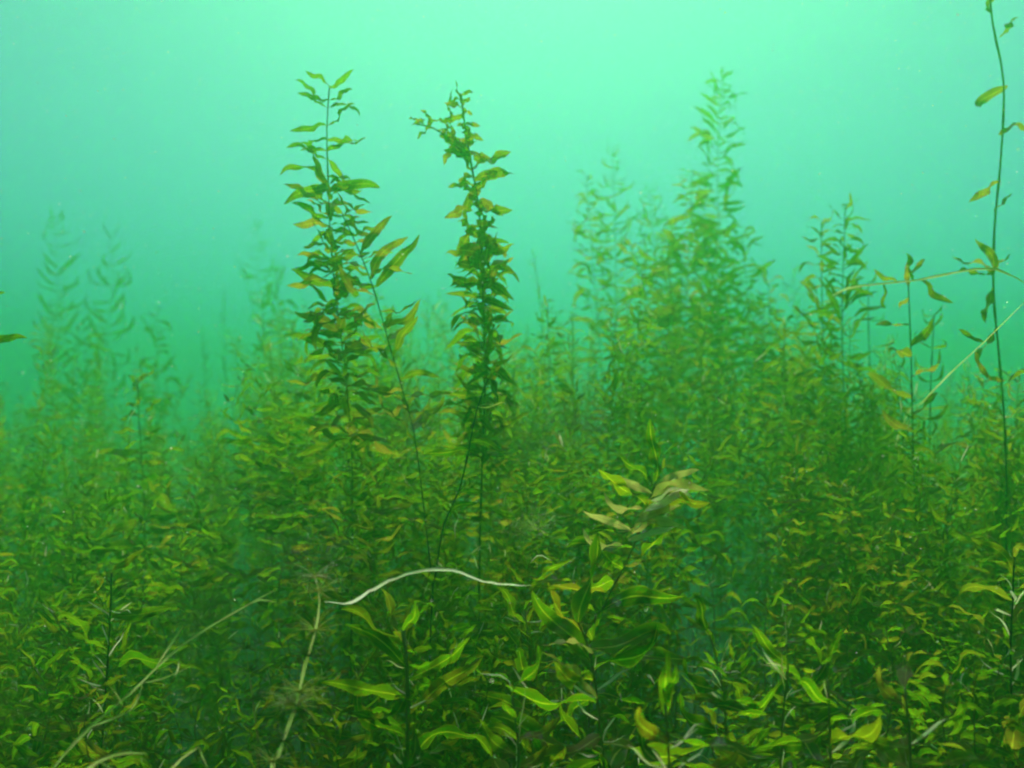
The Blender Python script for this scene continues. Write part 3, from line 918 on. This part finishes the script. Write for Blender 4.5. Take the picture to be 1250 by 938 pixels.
class Mass:
    def __init__(self):
        self.v, self.f, self.u, self.n = [], [], [], 0

    def add(self, v, f, u):
        self.v.append(v); self.f.append(f + self.n); self.u.append(u)
        self.n += len(v)

    def leaves(self, kind, plan):
        for k, m in plan:
            v, f, u = NP[kind][k]
            a = np.array(m, np.float32)
            self.add(v @ a[:3, :3].T + a[:3, 3], f, u)

    def stem(self, pts, r):
        """square tube, quads only"""
        n = len(pts)
        p = np.array([tuple(q) for q in pts], np.float32)
        offs = np.array([(1, 0, 0), (0, 1, 0), (-1, 0, 0), (0, -1, 0)], np.float32) * r
        v = (p[:, None, :] + offs[None]).reshape(-1, 3)
        i = np.arange(n - 1)[:, None] * 4
        k = np.arange(4)[None]
        k2 = (k + 1) % 4
        f = np.stack([i + k, i + k2, i + 4 + k2, i + 4 + k], -1).reshape(-1, 4).astype(np.int32)
        self.add(v, f, np.zeros((len(v), 2), np.float32) + (0.5, 0.2))

    def build(self, name, mat):
        v = np.concatenate(self.v); f = np.concatenate(self.f); u = np.concatenate(self.u)
        me = bpy.data.meshes.new(name)
        me.vertices.add(len(v)); me.vertices.foreach_set('co', v.ravel())
        me.loops.add(f.size); me.loops.foreach_set('vertex_index', f.ravel())
        me.polygons.add(len(f)); me.polygons.foreach_set('loop_start', np.arange(0, f.size, 4, dtype=np.int32))
        me.polygons.foreach_set('use_smooth', np.ones(len(f), bool))
        lay = me.uv_layers.new(name='UVMap')
        lay.data.foreach_set('uv', u[f.ravel()].ravel())
        me.update(calc_edges=True)
        me.validate()
        me.materials.append(mat)
        o = bpy.data.objects.new(name, me)
        col.objects.link(o)
        return o


def canopy(x, y):
    """height of the weed at a place on the bed"""
    h = 0.80 + 0.13 * noise.noise(Vector((x * 1.1, y * 0.8, 1.7))) + 0.07 * noise.noise(Vector((x * 3.1, y * 3.1, 5.2)))
    near = 0.85 - (0.31 - 0.26 * min(1, max(0, (y - 0.7) / 0.5))) * y          # below the view of the near plants
    return min(h, max(0.25, near)) if y < 1.7 else h


mass = {'a': Mass(), 'b': Mass(), 'c': Mass(), 'd': Mass()}
RIDGE = [(-100, 500), (40, 470), (110, 455), (190, 465), (225, 510), (285, 505), (325, 415), (400, 395), (455, 425), (500, 410), (545, 420),
         (610, 430), (650, 380), (700, 390), (745, 410), (800, 375), (860, 385), (930, 400), (960, 415), (1010, 430), (1080, 460), (1160, 500),
         (1350, 500)]


def ridge(sx):
    """how high (photo row) the thick growth of the bed reaches along each line of sight: its mounds and dips"""
    return float(np.interp(sx, [a for a, b in RIDGE], [b for a, b in RIDGE]))


rg = random.Random(5)
for band, (y0, y1, num) in enumerate([(0.65, 1.0, 240), (1.0, 1.35, 320), (1.35, 2.1, 430), (2.1, 3.0, 290), (3.0, 4.5, 170), (4.5, 8.0, 100)]):
    for i in range(num):
        y = rg.uniform(y0, y1)
        x = rg.uniform(-1, 1) * (0.64 * y + 0.15)
        sx = x / y * FPX + 625
        if y < 0.98 and ((sx < 470 and rg.random() < .6) or (sx > 1130 and rg.random() < .5)):
            continue                                     # dark hollows low at both sides
        cl = noise.noise(Vector((x * 2.3, y * 2.3, 7.7))) + 0.5 * noise.noise(Vector((x * 5.1, y * 5.1, 2.2)))
        if y < 1.5 and cl < -0.14 + rg.uniform(-.12, .12) and rg.random() < .5:
            continue                                     # gaps between the clumps
        if y < 1.35:
            h = canopy(x, y) * rg.uniform(0.8, 1.05)
            h *= 0.97 + 0.28 * min(.45, max(-.6, cl))
            if sx < 470:
                h *= 0.72 + 0.28 * min(1, max(0, (y - 0.75) / 0.5))
        elif y < 3.0:
            f = (y - 1.35) / 1.65
            row = ridge(sx) + 45 * (1 - f) ** 2 + 140 * rg.random() ** 1.5 - 30 - 90 * min(.5, max(-.5, cl))
            if rg.random() < 0.2 and not 205 < sx < 305:
                row -= rg.uniform(20, 70)
            if sx < 300 and y < 2.3:
                row += 55
            h = P(sx, row, y).z
        else:
            h = canopy(x, y) * rg.uniform(0.85, 1.15)
            if 215 < sx < 300:
                h *= 0.9
        lean = Vector((rg.gauss(0, .045), rg.gauss(0, .045), 0))
        wob = Vector((rg.gauss(0, .025), rg.gauss(0, .025), 0))
        top = Vector((x, y, h)) + lean
        pts = [top, Vector((x, y, h * .85)) + lean * .8 + wob, Vector((x, y, h * .6)) + lean * .45, Vector((x, y, h * .3)) + lean * .15 - wob,
               Vector((x, y, 0.0))]
        path = spline(pts, 0.05)
        m = mass['a' if rg.random() < .6 else 'b']
        m.stem(path, 0.0006)
        if y < 1.0:
            kind, size, gap, reach = rg.choice(['sickle', 'broad', 'wavy', 'fine']), rg.uniform(.04, .065), 0.009, h * .75
        elif y < 2.1:
            kind, size, gap, reach = rg.choice(['far', 'far', 'sickle', 'fine']), rg.choice((.027, .033, .040, .048)), 0.0090, 0.52
        elif y < 3.0:
            kind, size, gap, reach = rg.choice(['far', 'far', 'fine']), rg.uniform(.036, .055), 0.0098, 0.40
        else:
            kind, size, gap, reach = 'far', rg.uniform(.05, .08), 0.018, .4
        if 0.85 < y < 3.0 and rg.random() < 0.36:            # feathery needle leaved shoots
            kind, size, gap, reach = 'needle', rg.uniform(.018, .032), 0.0041, 0.34
            if y > 1.0:
                m = mass['d']
        m.leaves(kind, leaf_plan(path, kind, size, gap, rg.uniform(-.15, .4), reach, az0=rg.uniform(-.7, .7), azj=2.0 if kind == 'needle' else .45,
                                 spiral=.12, rg=rg, opposite=y > 1.0))
        if y < 2.2:                                      # pale slivers painted as glints among the green blades
            mass['c'].leaves('fine', leaf_plan(path, 'fine', rg.uniform(.015, .032), 0.10, rg.uniform(-.2, .3), h * .6, azj=1.5, rg=rg, taper=.9))
oa = mass['a'].build('pondweed_bed', M_BEDLEAF)
tag(oa, 'dense tangled bed of green pondweed covering the lake floor', kind='stuff')
ob = mass['b'].build('pondweed_bed', M_BEDOLIVE)
tag(ob, 'olive brown pondweed mixed through the dense bed on the lake floor', kind='stuff')

od = mass['d'].build('milfoil_bed', M_NEEDLE)
tag(od, 'feathery needle leaved weed mixed through the bed', kind='stuff')
oc = mass['c'].build('glint_slivers', M_GLINT)
tag(oc, 'pale slivers painted as glints all through the weed bed', kind='stuff')

# ------------------------------------------------------------------ specks drifting in the water
rg = random.Random(21)
vs, fs = [], []
for i in range(22000):
    y = 0.42 + 2.0 * rg.random() ** 0.7
    x = rg.uniform(-.62, .62) * y
    z = CAM.z + rg.uniform(-.45, .52) * y
    if z < .1:
        continue
    r = 0.00055 * (0.5 + rg.random() ** 3 * 1.3) * (0.35 + 0.8 * y)
    o = len(vs)
    a = Vector((rg.gauss(0, 1), rg.gauss(0, 1), rg.gauss(0, 1))).normalized()
    b = a.orthogonal().normalized()
    c = a.cross(b)
    q = Vector((x, y, z))
    vs += [q + b * r * rg.uniform(.6, 1.2), q + c * r * rg.uniform(.6, 1.2), q - b * r * rg.uniform(.6, 1.2), q - c * r * rg.uniform(.6, 1.2)]
    fs.append((o, o + 1, o + 2, o + 3))
sp = link_mesh('drifting_specks', vs, fs, M_SPECK)
tag(sp, 'pale specks of silt drifting in the water', kind='stuff')

# ------------------------------------------------------------------ the murky water: one closed box of even density
WATER_TOP = CAM.z + 1.9
X = 26.0
z0, z1 = -1.0, WATER_TOP
vs = [(x, y, z) for z in (z0, z1) for y in (-X, X) for x in (-X, X)]
fs = [(0, 2, 3, 1), (4, 5, 7, 6), (0, 1, 5, 4), (2, 6, 7, 3), (0, 4, 6, 2), (1, 3, 7, 5)]
m, nt, N, K = nodes_of('murky_water')
out = N('ShaderNodeOutputMaterial')
pv = N('ShaderNodeVolumePrincipled')
SIG_S = (0.040, 0.255, 0.042)                     # scattering per metre
SIG_A = (0.21, 0.047, 0.082)                     # absorption per metre: red goes first, then blue
DENS = max(a + b for a, b in zip(SIG_S, SIG_A)) + 0.01
pv.inputs['Density'].default_value = DENS
pv.inputs['Color'].default_value = (*[s / DENS for s in SIG_S], 1)
pv.inputs['Absorption Color'].default_value = (*[(1 - a / (DENS - s)) ** 2 for s, a in zip(SIG_S, SIG_A)], 1)
pv.inputs['Anisotropy'].default_value = 0.82
K(pv.outputs[0], out.inputs['Volume'])
hz = link_mesh('haze', vs, fs, m, smooth=False)
tag(hz, 'murky green lake water filling the whole view', kind='stuff')
